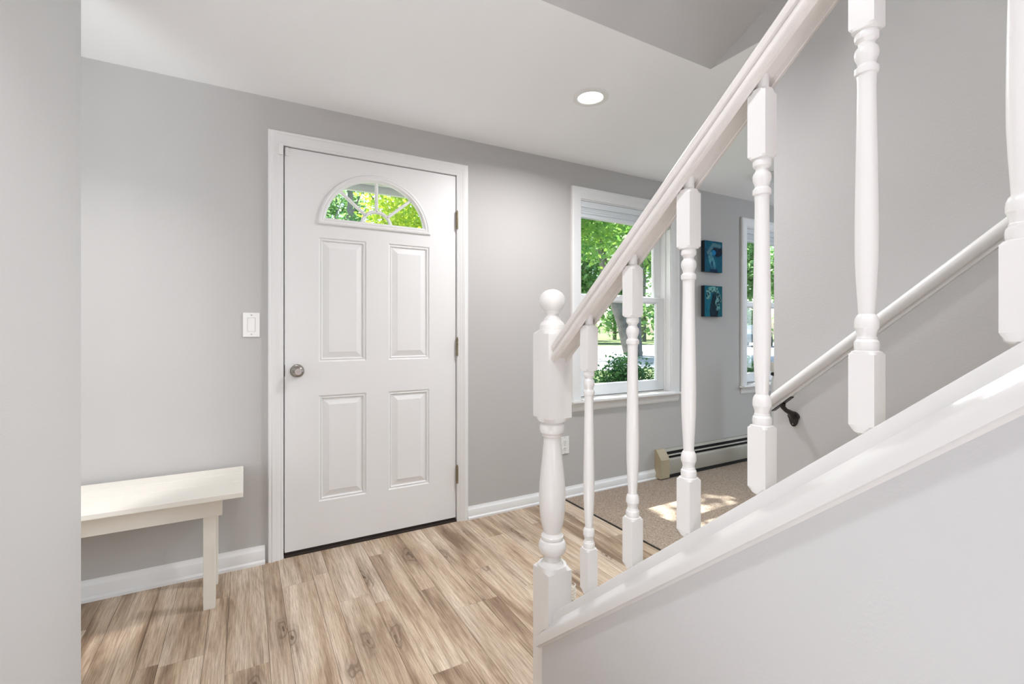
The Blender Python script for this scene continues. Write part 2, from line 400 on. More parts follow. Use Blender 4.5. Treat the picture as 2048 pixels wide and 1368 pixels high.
# ------------------------------------------------------------------ room shell
W1 = (1.992, 2.874, 0.655, 2.022)      # window openings x0,x1,z0,z1
W2 = (3.800, 4.682, 0.655, 2.022)
rect = lambda x0, x1, z0, z1: [(x0, z0), (x1, z0), (x1, z1), (x0, z1)]
structure(plate_mesh('wall_front', [(-2.6, -0.1), (6.3, -0.1), (6.3, CZ + 0.1), (-2.6, CZ + 0.1)],
          [rect(DX0 - 0.022, DX1 + 0.022, 0.0, DZ1 + 0.02), rect(*W1), rect(*W2)], WY, WY + 0.16, 'XZ'), 'wall_front', 'wall')
structure(MB().box(-2.6, -2.48, -4.1, WY, 0, CZ), 'wall_left', 'wall')
structure(MB().box(-2.6, 6.3, -4.2, -4.02, 0, 4.7), 'wall_back', 'wall')
structure(MB().box(6.2, 6.32, -4.1, WY, 0, CZ), 'wall_right', 'wall')
structure(MB().box(-0.56, -0.44, -4.02, 1.925, 0, CZ), 'wall_hall', 'hallwall', bevel=0.004)
structure(MB().extrude([(-4.02, 0), (1.079, 0), (1.079, CZ + 0.0008), (1.362, CZ + 0.0008), (1.362, 4.6), (-4.02, 4.6)], 0, XS - 0.001, XS + 0.12), 'wall_stair', 'wall2')
# drywall under the stair stringer, facing the hall
zc = lambda y: 1.190 - SL * y
structure(MB().extrude([(1.192, 0), (1.192, zc(1.192)), (-1.25, zc(-1.25)), (-4.02, zc(-1.25)), (-4.02, 0)], 0, 0.777, 0.84), 'wall_stringer', 'wall2')
structure(plate_mesh('ceiling', rect(-2.6, 6.3, -4.1, WY + 0.02), [[(0.70, -4.0), (XS + 0.06, -4.0), (XS + 0.06, 1.079), (XS, 1.079), (XS, 1.362), (0.70, 1.362)]], CZ, CZ + 0.12, 'XY'), 'ceiling', 'ceiling')
# stairwell above the ceiling
structure(MB().extrude([(1.362, CZ), (0.5, CZ + 0.862 * 0.456), (0.5, CZ + 0.6), (1.362, CZ + 0.6)], 0, 0.70, XS), 'ceiling_slope', 'wall2')
structure(MB().box(0.62, 0.74, -4.02, 1.362, CZ + 0.12, 4.6), 'wall_stairwell', 'wall2')
structure(MB().box(0.62, XS + 0.1, 0.5, 0.62, CZ + 0.6, 4.6), 'wall_landing', 'wall2')
structure(MB().box(0.6, XS + 0.12, -4.1, 0.65, 4.6, 4.7), 'ceiling_stairwell', 'ceiling')

# floor: base slab, vinyl planks one by one, carpet
fl = structure(MB().box(-2.6, 1.845, -4.1, WY, -0.1, -0.006), 'floor', mat('plank_joint', lin(0.11, 0.08, 0.055), 0.8))
rng = random.Random(11)
CX = 1.845
plank_len = [1.22, 0.92, 0.61]
pm = {}
def plank(x0, x1, y0, y1):
    key = (round(x1 - x0, 3), round(y1 - y0, 3))
    if key not in pm:
        a, b = key[0] / 2 - 0.0005, key[1] / 2 - 0.0002; c = 0.0005
        mb = MB(); mb.add([(-a, -b, -0.006), (a, -b, -0.006), (a, b, -0.006), (-a, b, -0.006),
                           (-a, -b, -c * 0.6), (a, -b, -c * 0.6), (a, b, -c * 0.6), (-a, b, -c * 0.6),
                           (-a + c, -b + c, 0), (a - c, -b + c, 0), (a - c, b - c, 0), (-a + c, b - c, 0)],
                          [(0, 1, 5, 4), (1, 2, 6, 5), (2, 3, 7, 6), (3, 0, 4, 7), (4, 5, 9, 8), (5, 6, 10, 9), (6, 7, 11, 10), (7, 4, 8, 11), (8, 9, 10, 11)])
        o = mb.build('plank', 'wood'); pm[key] = o.data
    else:
        o = bpy.data.objects.new('plank', pm[key]); C.objects.link(o)
    o.parent = fl; o.location = ((x0 + x1) / 2, (y0 + y1) / 2, 0)
fixed = {}
strips = []
x = 0.731 - 0.197 * 17
while x < CX - 0.01:
    strips.append((x, x + 0.130)); strips.append((x + 0.130, x + 0.197)); x += 0.197
joint = {0.731: 1.77, 0.861: 1.768, 0.928: 2.02, 0.534: 2.39, 1.125: 2.295, 0.337: 2.05, 0.140: 2.29, -0.057: 1.80, -0.254: 1.95}
for (a, b) in strips:
    a2, b2 = max(a, -2.48), min(b, CX)
    if b2 - a2 < 0.01: continue
    j0 = None
    for k, v in joint.items():
        if abs(k - a) < 0.01: j0 = v
    if j0 is None: j0 = WY - rng.choice([0.25, 0.43, 0.61, 0.80, 1.0])
    y1 = WY; y0 = j0
    while y1 > -1.6:
        plank(a2, b2, y0, y1); y1 = y0; y0 = y1 - rng.choice([1.22, 0.92])
    plank(a2, b2, -4.0, y1)
structure(MB().box(1.853, 6.3, -4.1, WY, -0.1, 0.004), 'floor_carpet', 'carpet')
structure(MB().box(1.840, 1.856, 1.06, WY, -0.05, 0.0015), 'trim_1', 'dark')   # dark transition strip between planks and carpet

# baseboards
def base_prof(y): return [(y, 0), (y - 0.022, 0), (y - 0.022, 0.012), (y - 0.014, 0.020), (y - 0.014, 0.062), (y - 0.011, 0.068), (y - 0.006, 0.074), (y - 0.004, 0.086), (y, 0.086)]
for nm, a, b, s in (('baseboard_front', -2.48, 0.084, 1.0), ('baseboard_front.001', 1.152, 2.70, 0.85)):
    structure(MB().extrude([(p[0], p[1] * s) for p in base_prof(WY)], 0, a, b), nm, 'trim', smooth=35)
structure(MB().extrude([(-0.44 - 0, 0), (-0.428, 0), (-0.428, 0.07), (-0.436, 0.085), (-0.44, 0.085)], 1, -4.02, 1.45), 'baseboard_hall', 'trim')

# ------------------------------------------------------------------ entry door
door = thing('door_1', ((DX0 + DX1) / 2, WY, 0), 'white panelled front door with half-round sunburst light above', None, None, 'structure')
FY = WY + 0.004
FCX, FCZ = 0.6215, 1.686
hole = [(FCX + 0.272 * math.cos(PI * i / 48), FCZ - 0.008 + 0.262 * math.sin(PI * i / 48)) for i in range(49)]
PAN = [(0.328, 0.565, 0.962, 1.598), (0.685, 0.917, 0.962, 1.598), (0.328, 0.565, 0.249, 0.790), (0.685, 0.917, 0.249, 0.788)]
part(plate_mesh('slab', rect(DX0 + 0.002, DX1 - 0.001, 0.024, DZ1 - 0.002), [hole] + [rect(*q) for q in PAN], FY, FY + 0.044, 'XZ'), 'slab', 'door', door)
def raised_panel(x0, x1, z0, z1):
    prof = [(0.0, 0.0), (0.003, 0.0045), (0.008, 0.0065), (0.013, 0.0035), (0.017, 0.0115), (0.020, 0.0125), (0.048, 0.0035), (0.050, 0.0028)]
    R = []
    for ins, dep in prof:
        R.append([(x0 + ins, FY + dep, z0 + ins), (x1 - ins, FY + dep, z0 + ins), (x1 - ins, FY + dep, z1 - ins), (x0 + ins, FY + dep, z1 - ins)])
    R.insert(0, [(p[0], FY + 0.030, p[2]) for p in R[0]])
    return MB().rings(R, False, True)
for q in PAN: part(raised_panel(*q), 'panel', 'door', door)
# fanlight: moulded frame, five panes, sunburst bars
def arch_path(rx, rz, cz, n=48):
    return [(FCX + rx * math.cos(PI * i / n), cz + rz * math.sin(PI * i / n)) for i in range(n + 1)]
def fan_frame():
    # closed D-shaped path (counter-clockwise); profile offsets inward (left of travel)
    path = arch_path(0.300, 0.291, 1.665)
    prof = [(0.0, FY), (0.0, FY - 0.006), (0.004, FY - 0.012), (0.012, FY - 0.014), (0.018, FY - 0.011), (0.024, FY - 0.013), (0.029, FY - 0.011), (0.036, FY - 0.001), (0.036, FY + 0.012), (0.030, FY + 0.012)]
    return miter(path, prof, True)
ff = part(fan_frame(), 'fanlight_frame', 'door', door, smooth=40)
GY = FY + 0.016
R0, R1 = 0.078, 0.262
def sector(a0, a1, r0, r1x, r1z, n=14):
    out = [(FCX + r1x * math.cos(a0 + (a1 - a0) * i / n), FCZ + r1z * math.sin(a0 + (a1 - a0) * i / n)) for i in range(n + 1)]
    inn = [(FCX + r0 * math.cos(a1 + (a0 - a1) * i / n), FCZ + r0 * math.sin(a1 + (a0 - a1) * i / n)) for i in range(n + 1)] if r0 > 0 else []
    return out + inn
AN = [0, math.radians(43), PI / 2, math.radians(137), PI]
for k in range(4):
    part(plate_mesh('pane', sector(AN[k], AN[k + 1], R0, 0.266, 0.247), [], GY, GY + 0.005, 'XZ'), 'pane', 'glass', door)
part(plate_mesh('pane', sector(0, PI, 0, R0, R0, 20), [], GY, GY + 0.005, 'XZ'), 'pane', 'glass', door)
def bar(p, q, wd=0.0085):
    p, q = Vector(p), Vector(q); d = (q - p).normalized(); n = Vector((-d.y, d.x))
    prof = [(-wd, GY), (-wd, GY - 0.008), (-wd * 0.45, GY - 0.014), (wd * 0.45, GY - 0.014), (wd, GY - 0.008), (wd, GY)]
    return MB().rings([[(c.x + n.x * o, y, c.y + n.y * o) for o, y in prof] for c in (p, q)])
for a in (AN[1], AN[2], AN[3]):
    part(bar((FCX + R0 * math.cos(a), FCZ + R0 * math.sin(a)), (FCX + 0.268 * math.cos(a), FCZ + 0.250 * math.sin(a))), 'muntin', 'door', door)
mb = MB(); RR = []
for i in range(25):
    a = PI * i / 24
    RR.append([(FCX + (R0 + o) * math.cos(a), y, FCZ + (R0 + o) * math.sin(a)) for o, y in [(-0.009, GY), (-0.009, GY - 0.008), (-0.004, GY - 0.014), (0.004, GY - 0.014), (0.009, GY - 0.008), (0.009, GY)]])
part(mb.rings(RR), 'muntin', 'door', door, smooth=40)
# casing, jamb, threshold, sweep
cas = [(0.000, WY), (0.000, WY - 0.008), (0.006, WY - 0.010), (0.010, WY - 0.009), (0.016, WY - 0.013), (0.030, WY - 0.014), (0.036, WY - 0.017), (0.046, WY - 0.019), (0.052, WY - 0.0165), (0.060, WY - 0.018), (0.064, WY - 0.015), (0.064, WY)]
part(miter([(0.1615, 0), (0.1615, 2.034), (1.0865, 2.034), (1.0865, 0)], cas), 'casing', 'trim', door, smooth=30)
jb = [(0.0, WY - 0.006), (0.0, WY + 0.16), (0.022, WY + 0.16), (0.022, WY - 0.006)]
part(miter([(DX0 - 0.003, 0), (DX0 - 0.003, 2.0325), (DX1 + 0.003, 2.0325), (DX1 + 0.003, 0)], jb), 'jamb', 'trim', door)
stp = [(0, FY + 0.052), (0, FY + 0.09), (-0.014, FY + 0.09), (-0.014, FY + 0.052)]
part(miter([(DX0 - 0.003, 0), (DX0 - 0.003, 2.0325), (DX1 + 0.003, 2.0325), (DX1 + 0.003, 0)], stp), 'door_stop', 'dark', door)
part(MB().box(DX0, DX1, WY - 0.004, WY + 0.15, 0.0, 0.012), 'threshold', 'darkbrown', door)
part(MB().box(DX0 + 0.003, DX1 - 0.003, FY + 0.004, FY + 0.04, 0.0125, 0.026), 'door_sweep', 'darkbrown', door)
# knob
kx, kz = 0.2265, 0.921
kn = part(MB().lathe([(0, 0.0), (0, 0.032), (0.004, 0.033), (0.009, 0.030), (0.012, 0.020), (0.020, 0.0125), (0.030, 0.0125), (0.036, 0.021), (0.043, 0.0275), (0.052, 0.0285), (0.060, 0.025), (0.063, 0.019), (0.064, 0.018), (0.0625, 0.0165), (0.0625, 0.0)], (kx, FY, kz), (0, -1, 0), 32), 'knob', 'nickel', door, smooth=40)
part(MB().box(kx - 0.0065, kx + 0.0065, FY - 0.067, FY - 0.062, kz - 0.0028, kz + 0.0028), 'thumb_turn', 'nickel', kn, bevel=0.0008)
part(MB().box(DX0 - 0.006, DX0 + 0.003, WY - 0.002, WY + 0.02, 0.895, 0.951), 'strike_plate', 'iron', door)
# hinges
for hz in (1.767, 1.024, 0.276):
    hg = part(MB().box(1.0775, 1.094, WY - 0.0065, WY - 0.003, hz - 0.05, hz + 0.05), 'hinge', 'brass', door, bevel=0.001)
    m2 = MB()
    for k in range(5):
        m2.lathe([(0, 0.0055), (0.0005, 0.0062), (0.0182, 0.0062), (0.0187, 0.0055)], (1.0835, WY - 0.0115, hz - 0.05 + 0.0202 * k), (0, 0, 1), 12)
    m2.lathe([(0, 0.002), (0.002, 0.005), (0.006, 0.005), (0.009, 0.0015)], (1.0835, WY - 0.0115, hz + 0.0505), (0, 0, 1), 10)
    part(m2, 'hinge_barrel', 'brass', hg, smooth=40)
# door contact sensor, one half on the casing and one on the slab
part(MB().box(0.141, 0.163, WY - 0.026, WY - 0.013, 1.981, 2.034), 'sensor', 'plastic', door, bevel=0.003)
part(MB().box(0.1725, 0.188, WY - 0.008, WY + 0.004, 1.986, 2.026), 'sensor_magnet', 'plastic', door, bevel=0.003)

# ------------------------------------------------------------------ windows
def window(nm, W, label):
    x0, x1, z0, z1 = W
    r = thing(nm, ((x0 + x1) / 2, WY, z0), label, None, None, 'structure')
    wc = [(0.000, WY), (0.000, WY - 0.009), (0.008, WY - 0.012), (0.016, WY - 0.011), (0.024, WY - 0.0135), (0.046, WY - 0.0145), (0.052, WY - 0.018), (0.066, WY - 0.020), (0.072, WY - 0.017), (0.076, WY - 0.016), (0.076, WY)]
    part(miter([(x0, z0 - 0.012), (x0, z1), (x1, z1), (x1, z0 - 0.012)], wc), 'casing', 'trim', r, smooth=30)
    # stool with rounded nose and horns, apron below
    stp_ = [(WY + 0.075, z0 - 0.026), (WY - 0.040, z0 - 0.026), (WY - 0.046, z0 - 0.022), (WY - 0.048, z0 - 0.014), (WY - 0.046, z0 - 0.006), (WY - 0.040, z0 - 0.002), (WY + 0.075, z0)]
    part(MB().extrude(stp_, 0, x0 + 0.002, x1 - 0.002), 'stool', 'trim', r, smooth=40)
    nose = [(WY, z0 - 0.026), (WY - 0.040, z0 - 0.026), (WY - 0.046, z0 - 0.022), (WY - 0.048, z0 - 0.014), (WY - 0.046, z0 - 0.006), (WY - 0.040, z0 - 0.0125), (WY, z0 - 0.0125)]
    part(MB().extrude(nose, 0, x0 - 0.090, x0 + 0.002), 'stool_horn', 'trim', r, smooth=40)
    part(MB().extrude(nose, 0, x1 - 0.002, x1 + 0.090), 'stool_horn', 'trim', r, smooth=40)
    ap = [(WY, z0 - 0.027), (WY - 0.018, z0 - 0.027), (WY - 0.018, z0 - 0.040), (WY - 0.013, z0 - 0.046), (WY - 0.012, z0 - 0.066), (WY - 0.008, z0 - 0.078), (WY - 0.003, z0 - 0.084), (WY, z0 - 0.084)]
    part(MB().extrude(ap, 0, x0 - 0.072, x1 + 0.072), 'apron', 'trim', r, smooth=40)
    # jamb liner
    jl = [(0, WY), (0, WY + 0.15), (-0.018, WY + 0.15), (-0.018, WY + 0.115), (-0.012, WY + 0.115), (-0.012, WY + 0.058), (-0.018, WY + 0.058), (-0.018, WY + 0.045), (-0.008, WY + 0.045), (-0.008, WY)]
    part(miter([(x0, z0), (x0, z1), (x1, z1), (x1, z0)], jl), 'jamb', 'trim', r)
    part(MB().box(x0, x1, WY + 0.075, WY + 0.16, z0 - 0.03, z0 + 0.006), 'sill', 'vinyl', r)
    zm = 1.355
    def sash(name, za, zb, y, wt, wb, ws):
        a, b = x0 + 0.013, x1 - 0.013
        s = part(plate_mesh(name, rect(a, b, za, zb), [rect(a + ws, b - ws, za + wb, zb - wt)], y, y + 0.032, 'XZ'), name, 'vinyl', r, bevel=0.003)
        bead = [(0, y + 0.004), (-0.004, y + 0.001), (-0.012, y + 0.012), (-0.012, y + 0.018), (0, y + 0.018)]
        part(miter([(a + ws, za + wb), (a + ws, zb - wt), (b - ws, zb - wt), (b - ws, za + wb)], bead, True), 'glazing_bead', 'vinyl', s)
        part(MB().box(a + ws - 0.002, b - ws + 0.002, y + 0.013, y + 0.018, za + wb - 0.002, zb - wt + 0.002), 'pane', 'glass', s)
        return s
    ls = sash('lower_sash', z0 + 0.004, zm + 0.018, WY + 0.060, 0.036, 0.072, 0.075)
    sash('upper_sash', zm - 0.018, z1 - 0.012, WY + 0.098, 0.05, 0.036, 0.065)
    part(MB().box((x0 + x1) / 2 - 0.03, (x0 + x1) / 2 + 0.03, WY + 0.062, WY + 0.088, zm + 0.018, zm + 0.028), 'sash_lock', 'vinyl', ls, bevel=0.004)
    return r
window('window_1', W1, 'white double-hung window between the front door and the blue paintings')
window('window_2', W2, 'white double-hung window beyond the paintings, mostly hidden by the stair wall')

def raised_shade(W, label):
    x0, x1, z0, z1 = W
    t = thing('window_shade', ((x0 + x1) / 2, WY + 0.02, z1), label, 'window shade', None)
    part(MB().box(x0 + 0.012, x1 - 0.012, WY + 0.004, WY + 0.048, z1 - 0.052, z1 - 0.009), 'head_rail', 'shade', t, bevel=0.004)
    m = MB()
    zz = z1 - 0.053
    for k in range(3):
        h = 0.015
        m.extrude([(WY + 0.010, zz), (WY + 0.003, zz - h / 2), (WY + 0.010, zz - h), (WY + 0.040, zz - h), (WY + 0.047, zz - h / 2), (WY + 0.040, zz)], 0, x0 + 0.014, x1 - 0.014); zz -= h
    part(m, 'pleats', 'shade', t)
    part(MB().box(x0 + 0.013, x1 - 0.013, WY + 0.006, WY + 0.044, zz - 0.024, zz - 0.001), 'bottom_rail', 'shade', t, bevel=0.004)
raised_shade(W1, 'white window shade raised to the top of the window beside the door')
raised_shade(W2, 'white window shade raised to the top of the window beyond the paintings')

# ------------------------------------------------------------------ balustrade
bal = thing('stair_balustrade', (XB, 1.204, 0), 'white painted stair balustrade with turned balusters rising from a ball-topped newel', 'stair railing')
NY = 1.204; H = 0.0425
np_prof = [(0.0, 0.2, H), (0.3952, 0.2, H), (0.3960, 0.0602, H), (0.4085, 0.0430, H), (0.4110, 0.0345), (0.4150, 0.032), (0.4195, 0.0275), (0.4270, 0.0248), (0.437, 0.0246), (0.441, 0.030), (0.445, 0.0375), (0.453, 0.0410), (0.462, 0.0425), (0.471, 0.0415), (0.480, 0.037), (0.484, 0.032), (0.486, 0.032), (0.489, 0.0342), (0.495, 0.0342), (0.499, 0.030), (0.505, 0.0265),
           (0.515, 0.0285), (0.535, 0.0345), (0.565, 0.0385), (0.60, 0.0405), (0.625, 0.0405), (0.66, 0.0390), (0.70, 0.0350), (0.74, 0.0305), (0.78, 0.0272), (0.797, 0.0268), (0.800, 0.0305), (0.806, 0.0312), (0.808, 0.0330), (0.812, 0.0370), (0.820, 0.0388), (0.830, 0.0388), (0.838, 0.0370), (0.843, 0.0325), (0.846, 0.0335),
           (0.847, 0.0427, H), (0.8590, 0.0602, H), (0.8598, 0.2, H), (1.1127, 0.2, H), (1.1135, 0.0602, H), (1.125, 0.0430, H), (1.1262, 0.0395), (1.130, 0.0395), (1.140, 0.0390), (1.148, 0.0345), (1.152, 0.029), (1.156, 0.0255), (1.160, 0.0245), (1.164, 0.0205), (1.168, 0.0186), (1.174, 0.0190), (1.182, 0.0240), (1.184, 0.0262)]
nw = part(MB().turned(np_prof, XB, NY, 64), 'newel_post', 'rail', bal, smooth=22)
ball = [(1.1835, 0.0250)]
for i in range(1, 20):
    a = -0.72 + (PI / 2 + 0.72) * i / 20
    ball.append((1.214 + 0.0365 * math.sin(a), max(0.0410 * math.cos(a), 0.0004)))
ball.append((1.2505, 0.0003))
part(MB().turned(ball, XB, NY, 40), 'ball_finial', 'rail', nw, smooth=60)
# handrail: moulded section swept along the slope, plumb cut
def sloped(prof, z0, y0, y1):
    """prof (x, n): n measured square to the slope; z0 height of the axis at y = 0"""
    c = math.cos(math.atan(SL)); k = 1 / c
    return MB().rings([[(XB + x, y, z0 - SL * y + n * k) for x, n in prof] for y in (y0, y1)])
half = [(0.0, 0.0280), (0.014, 0.0272), (0.024, 0.0250), (0.0305, 0.0215), (0.0338, 0.0168), (0.0340, 0.0140), (0.0318, 0.0070), (0.0290, 0.0062), (0.0272, 0.0048), (0.0272, 0.0030), (0.0290, 0.0005), (0.0318, -0.0040), (0.0338, -0.0072), (0.0344, -0.0105), (0.0336, -0.0140), (0.0315, -0.0164), (0.0275, -0.0172), (0.0260, -0.0200), (0.0190, -0.0215), (0.0178, -0.0205), (0.0175, -0.0110)]
rp = half + [(-a, b) for a, b in reversed(half[1:])]
part(sloped(rp, 2.040, NY - H, -0.9), 'handrail', 'railworn', bal, smooth=38)
# moulded cap over the stringer
cap = [(0.8060, 1.272), (0.8030, 1.2725), (0.8005, 1.268), (0.7960, 1.252), (0.7930, 1.243), (0.7905, 1.241), (0.7880, 1.238), (0.7810, 1.232), (0.7720, 1.226), (0.7670, 1.221), (0.7640, 1.214), (0.7625, 1.205), (0.7620, 1.192), (0.7700, 1.190), (0.7735, 1.187), (0.7770, 1.183), (0.8600, 1.183), (0.8600, 1.218), (0.8090, 1.218)]
cp = MB().rings([[(x, y + (0.046 if x < 0.78 and y > 1 else 0.0), z - SL * (y + (0.046 if x < 0.78 and y > 1 else 0.0))) for x, z in cap] for y in (NY - H, -0.9)])
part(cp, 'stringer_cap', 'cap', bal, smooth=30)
# balusters
h = 0.0172
bp = [(-0.185, 0.0098), (-0.130, 0.0098), (-0.127, 0.0118), (-0.1245, 0.0150), (-0.1230, 0.0168, h), (-0.1125, 0.0244, h), (-0.1119, 0.2, h), (-0.0058, 0.2, h), (-0.0052, 0.0244, h), (-0.0008, 0.0192, h), (0.0, 0.0160),
      (0.001, 0.0152), (0.004, 0.0160), (0.009, 0.0162), (0.014, 0.0156), (0.0165, 0.0140), (0.0175, 0.0132), (0.020, 0.0130), (0.0215, 0.0122), (0.026, 0.0124), (0.032, 0.0142), (0.035, 0.0156), (0.042, 0.0157), (0.048, 0.0150), (0.053, 0.0130), (0.055, 0.0112), (0.056, 0.0106),
      (0.075, 0.0116), (0.105, 0.0134), (0.140, 0.0148), (0.180, 0.0151), (0.230, 0.0146), (0.290, 0.0136), (0.350, 0.0126), (0.395, 0.0120), (0.412, 0.0122), (0.419, 0.0128),
      (0.420, 0.0150), (0.424, 0.0157), (0.429, 0.0155), (0.432, 0.0128), (0.434, 0.0114), (0.440, 0.0128), (0.446, 0.0152), (0.452, 0.0157), (0.458, 0.0145), (0.461, 0.0122), (0.463, 0.0108), (0.467, 0.0106), (0.470, 0.0128), (0.472, 0.0150), (0.477, 0.0157), (0.482, 0.0150), (0.484, 0.0140),
      (0.4845, 0.0160), (0.4853, 0.0192, h), (0.4897, 0.0244, h), (0.4903, 0.2, h), (0.6009, 0.2, h), (0.6015, 0.0244, h), (0.6090, 0.0180, h), (0.6105, 0.0135), (0.6130, 0.0115), (0.645, 0.0115)]
proto = MB().turned(bp, 0, 0, 48).build('baluster', 'rail', None, smooth=22)
for i in range(6):
    y = [1.026, 0.858, 0.691, 0.527, 0.360, 0.194][i]
    b = proto if i == 0 else bpy.data.objects.new('baluster', proto.data)
    if i: C.objects.link(b)
    b.parent = bal; b.location = (0, y - 1.204, 0.950 + SL * (0.529 - y))

# ------------------------------------------------------------------ the stair itself
st = thing('staircase', (1.3, 1.17, 0), 'straight staircase climbing between the balustrade and the grey stair wall', 'staircase')
rise, run = 0.196, 0.2311
for i in range(11):
    y0 = 1.17 - run * i; z1 = rise * (i + 1)
    part(MB().box(0.868, XS - 0.004, y0 - 0.018, y0, z1 - rise, z1 - 0.027), 'riser', 'trim', st)
    part(MB().box(0.868, XS - 0.004, y0 - run - 0.018, y0 + 0.022, z1 - 0.027, z1), 'tread', 'carpet', st, bevel=0.006)

# wall handrail
hr = thing('wall_handrail', (1.70, 1.05, 0.86), 'round white handrail fixed along the grey stair wall on black brackets', 'handrail')
k = 1 / math.cos(math.atan(SL)); HZ0 = 1.752; HX = 1.7005
sec = [(0.0215 * math.cos(a), 0.0215 * math.sin(a)) for a in [math.radians(-52 + 284 * i / 30) for i in range(31)]]
part(MB().rings([[(HX + x, y, HZ0 - SL * y + n * k) for x, n in sec] for y in (1.048, -1.6)]), 'rail', 'trim', hr, smooth=45)
part(MB().rings([[(HX + x, y, HZ0 - SL * y + n * k) for x, n in [(-0.006, -0.0166), (0.010, -0.0166), (0.010, -0.026), (-0.006, -0.026)]] for y in (1.040, -1.6)]), 'rail_batten', 'trim', hr)
for yb in (1.012, -0.35):
    zr = HZ0 - SL * yb - 0.027 * k
    br = MB()
    s_ = SL
    br.rings([[(HX - 0.010, yb + d, zr - SL * d - 0.0005), (HX + 0.014, yb + d, zr - SL * d - 0.0005), (HX + 0.014, yb + d, zr - SL * d - 0.0045), (HX - 0.010, yb + d, zr - SL * d - 0.0045)] for d in (0.034, -0.034)])
    b0 = part(br, 'bracket', 'iron', hr)
    part(MB().tube([(HX + 0.002, yb, zr - 0.001), (HX + 0.003, yb - 0.001, zr - 0.014), (HX + 0.016, yb - 0.004, zr - 0.026), (HX + 0.038, yb - 0.008, zr - 0.036), (HX + 0.054, yb - 0.010, zr - 0.050)], [0.0105, 0.0085, 0.008, 0.0095, 0.013], 12), 'bracket_arm', 'iron', b0, smooth=50)
    pl = [(yb - 0.010 + 0.017 * math.cos(t) * (1.0 if math.sin(t) < 0 else 1.25), zr - 0.052 + (0.036 if math.sin(t) < 0 else 0.020) * math.sin(t)) for t in [2 * PI * i / 24 for i in range(24)]]
    part(MB().extrude(pl, 0, XS - 0.010, XS - 0.0005), 'wall_plate', 'iron', b0, bevel=0.003)
    part(MB().lathe([(0, 0.0035), (0.002, 0.003), (0.003, 0.001)], (XS - 0.010, yb - 0.010, zr - 0.078), (-1, 0, 0), 10), 'screw', 'nickel', b0)

# ------------------------------------------------------------------ bench
bn = thing('bench', (-0.75, 2.36, 0), 'cream painted wooden bench against the wall left of the front door', 'bench')
BX0, BX1 = -1.46, -0.006
for (a, b) in ((2.142, 2.310), (2.3135, 2.437), (2.4405, 2.554)):
    part(MB().box(BX0, BX1, a, b, 0.466, 0.487), 'seat_board', 'bench', bn, bevel=0.003)
part(MB().box(BX0 + 0.074, BX1 - 0.074, 2.236, 2.254, 0.378, 0.4655), 'apron', 'bench', bn, bevel=0.002)
part(MB().box(BX0 + 0.074, BX1 - 0.074, 2.497, 2.515, 0.378, 0.4655), 'apron', 'bench', bn, bevel=0.002)
for lx in (BX0 + 0.096, BX1 - 0.140):
    part(MB().box(lx, lx + 0.042, 2.2545, 2.292, 0.0, 0.4655), 'leg', 'bench', bn, bevel=0.002)
    part(MB().box(lx, lx + 0.042, 2.459, 2.4965, 0.0, 0.4655), 'leg', 'bench', bn, bevel=0.002)
    part(MB().box(lx + 0.008, lx + 0.034, 2.2925, 2.4585, 0.385, 0.4655), 'end_rail', 'bench', bn)

# ------------------------------------------------------------------ small wall fittings
sw = thing('light_switch', (0.0265, WY, 1.150), 'white rocker light switch on the wall left of the front door', 'light switch')
part(plate_mesh('cover_plate', rect(-0.0085, 0.0615, 1.0925, 1.2075), [rect(0.010, 0.043, 1.117, 1.183)], WY - 0.006, WY - 0.0005, 'XZ'), 'cover_plate', 'plastic', sw, bevel=0.0012)
part(MB().extrude([(WY - 0.004, 1.1178), (WY - 0.0045, 1.150), (WY - 0.0078, 1.1822), (WY - 0.0005, 1.1822), (WY - 0.0005, 1.1178)], 0, 0.0108, 0.0422), 'rocker', 'plastic', sw)
for z in (1.1045, 1.1955): part(MB().lathe([(0, 0.003), (0.001, 0.0026)], (0.0265, WY - 0.006, z), (0, -1, 0), 12), 'screw', 'nickel', sw)

ot = thing('power_outlet', (1.860, WY, 0.355), 'white duplex power outlet low on the wall under the near window', 'power outlet')
part(MB().box(1.825, 1.895, WY - 0.006, WY - 0.0003, 0.298, 0.412), 'cover_plate', 'plastic', ot, bevel=0.0015)
for z in (0.3785, 0.3315):
    s = part(MB().rings([[(1.860 + 0.0165 * math.cos(a) * s_, y, z + min(0.0135, max(-0.0135, 0.0165 * math.sin(a))) * s_) for a in [2 * PI * i / 24 for i in range(24)]] for y, s_ in ((WY - 0.006, 1.0), (WY - 0.0082, 1.0), (WY - 0.0086, 0.96))]), 'receptacle', 'plastic', ot)
    for dx, hh in ((-0.006, 0.0045), (0.006, 0.0036)):
        part(MB().box(1.860 + dx - 0.0012, 1.860 + dx + 0.0012, WY - 0.0090, WY - 0.0086, z + 0.002 - hh, z + 0.002 + hh), 'slot', 'dark', s)
    part(MB().lathe([(0, 0.0022), (0.0004, 0.0022)], (1.860, WY - 0.0086, z - 0.0085), (0, -1, 0), 10), 'slot', 'dark', s)
for z in (0.355, 0.4075, 0.3025): part(MB().lathe([(0, 0.0028), (0.001, 0.0022)], (1.860, WY - 0.006, z), (0, -1, 0), 10), 'screw', 'nickel', ot)

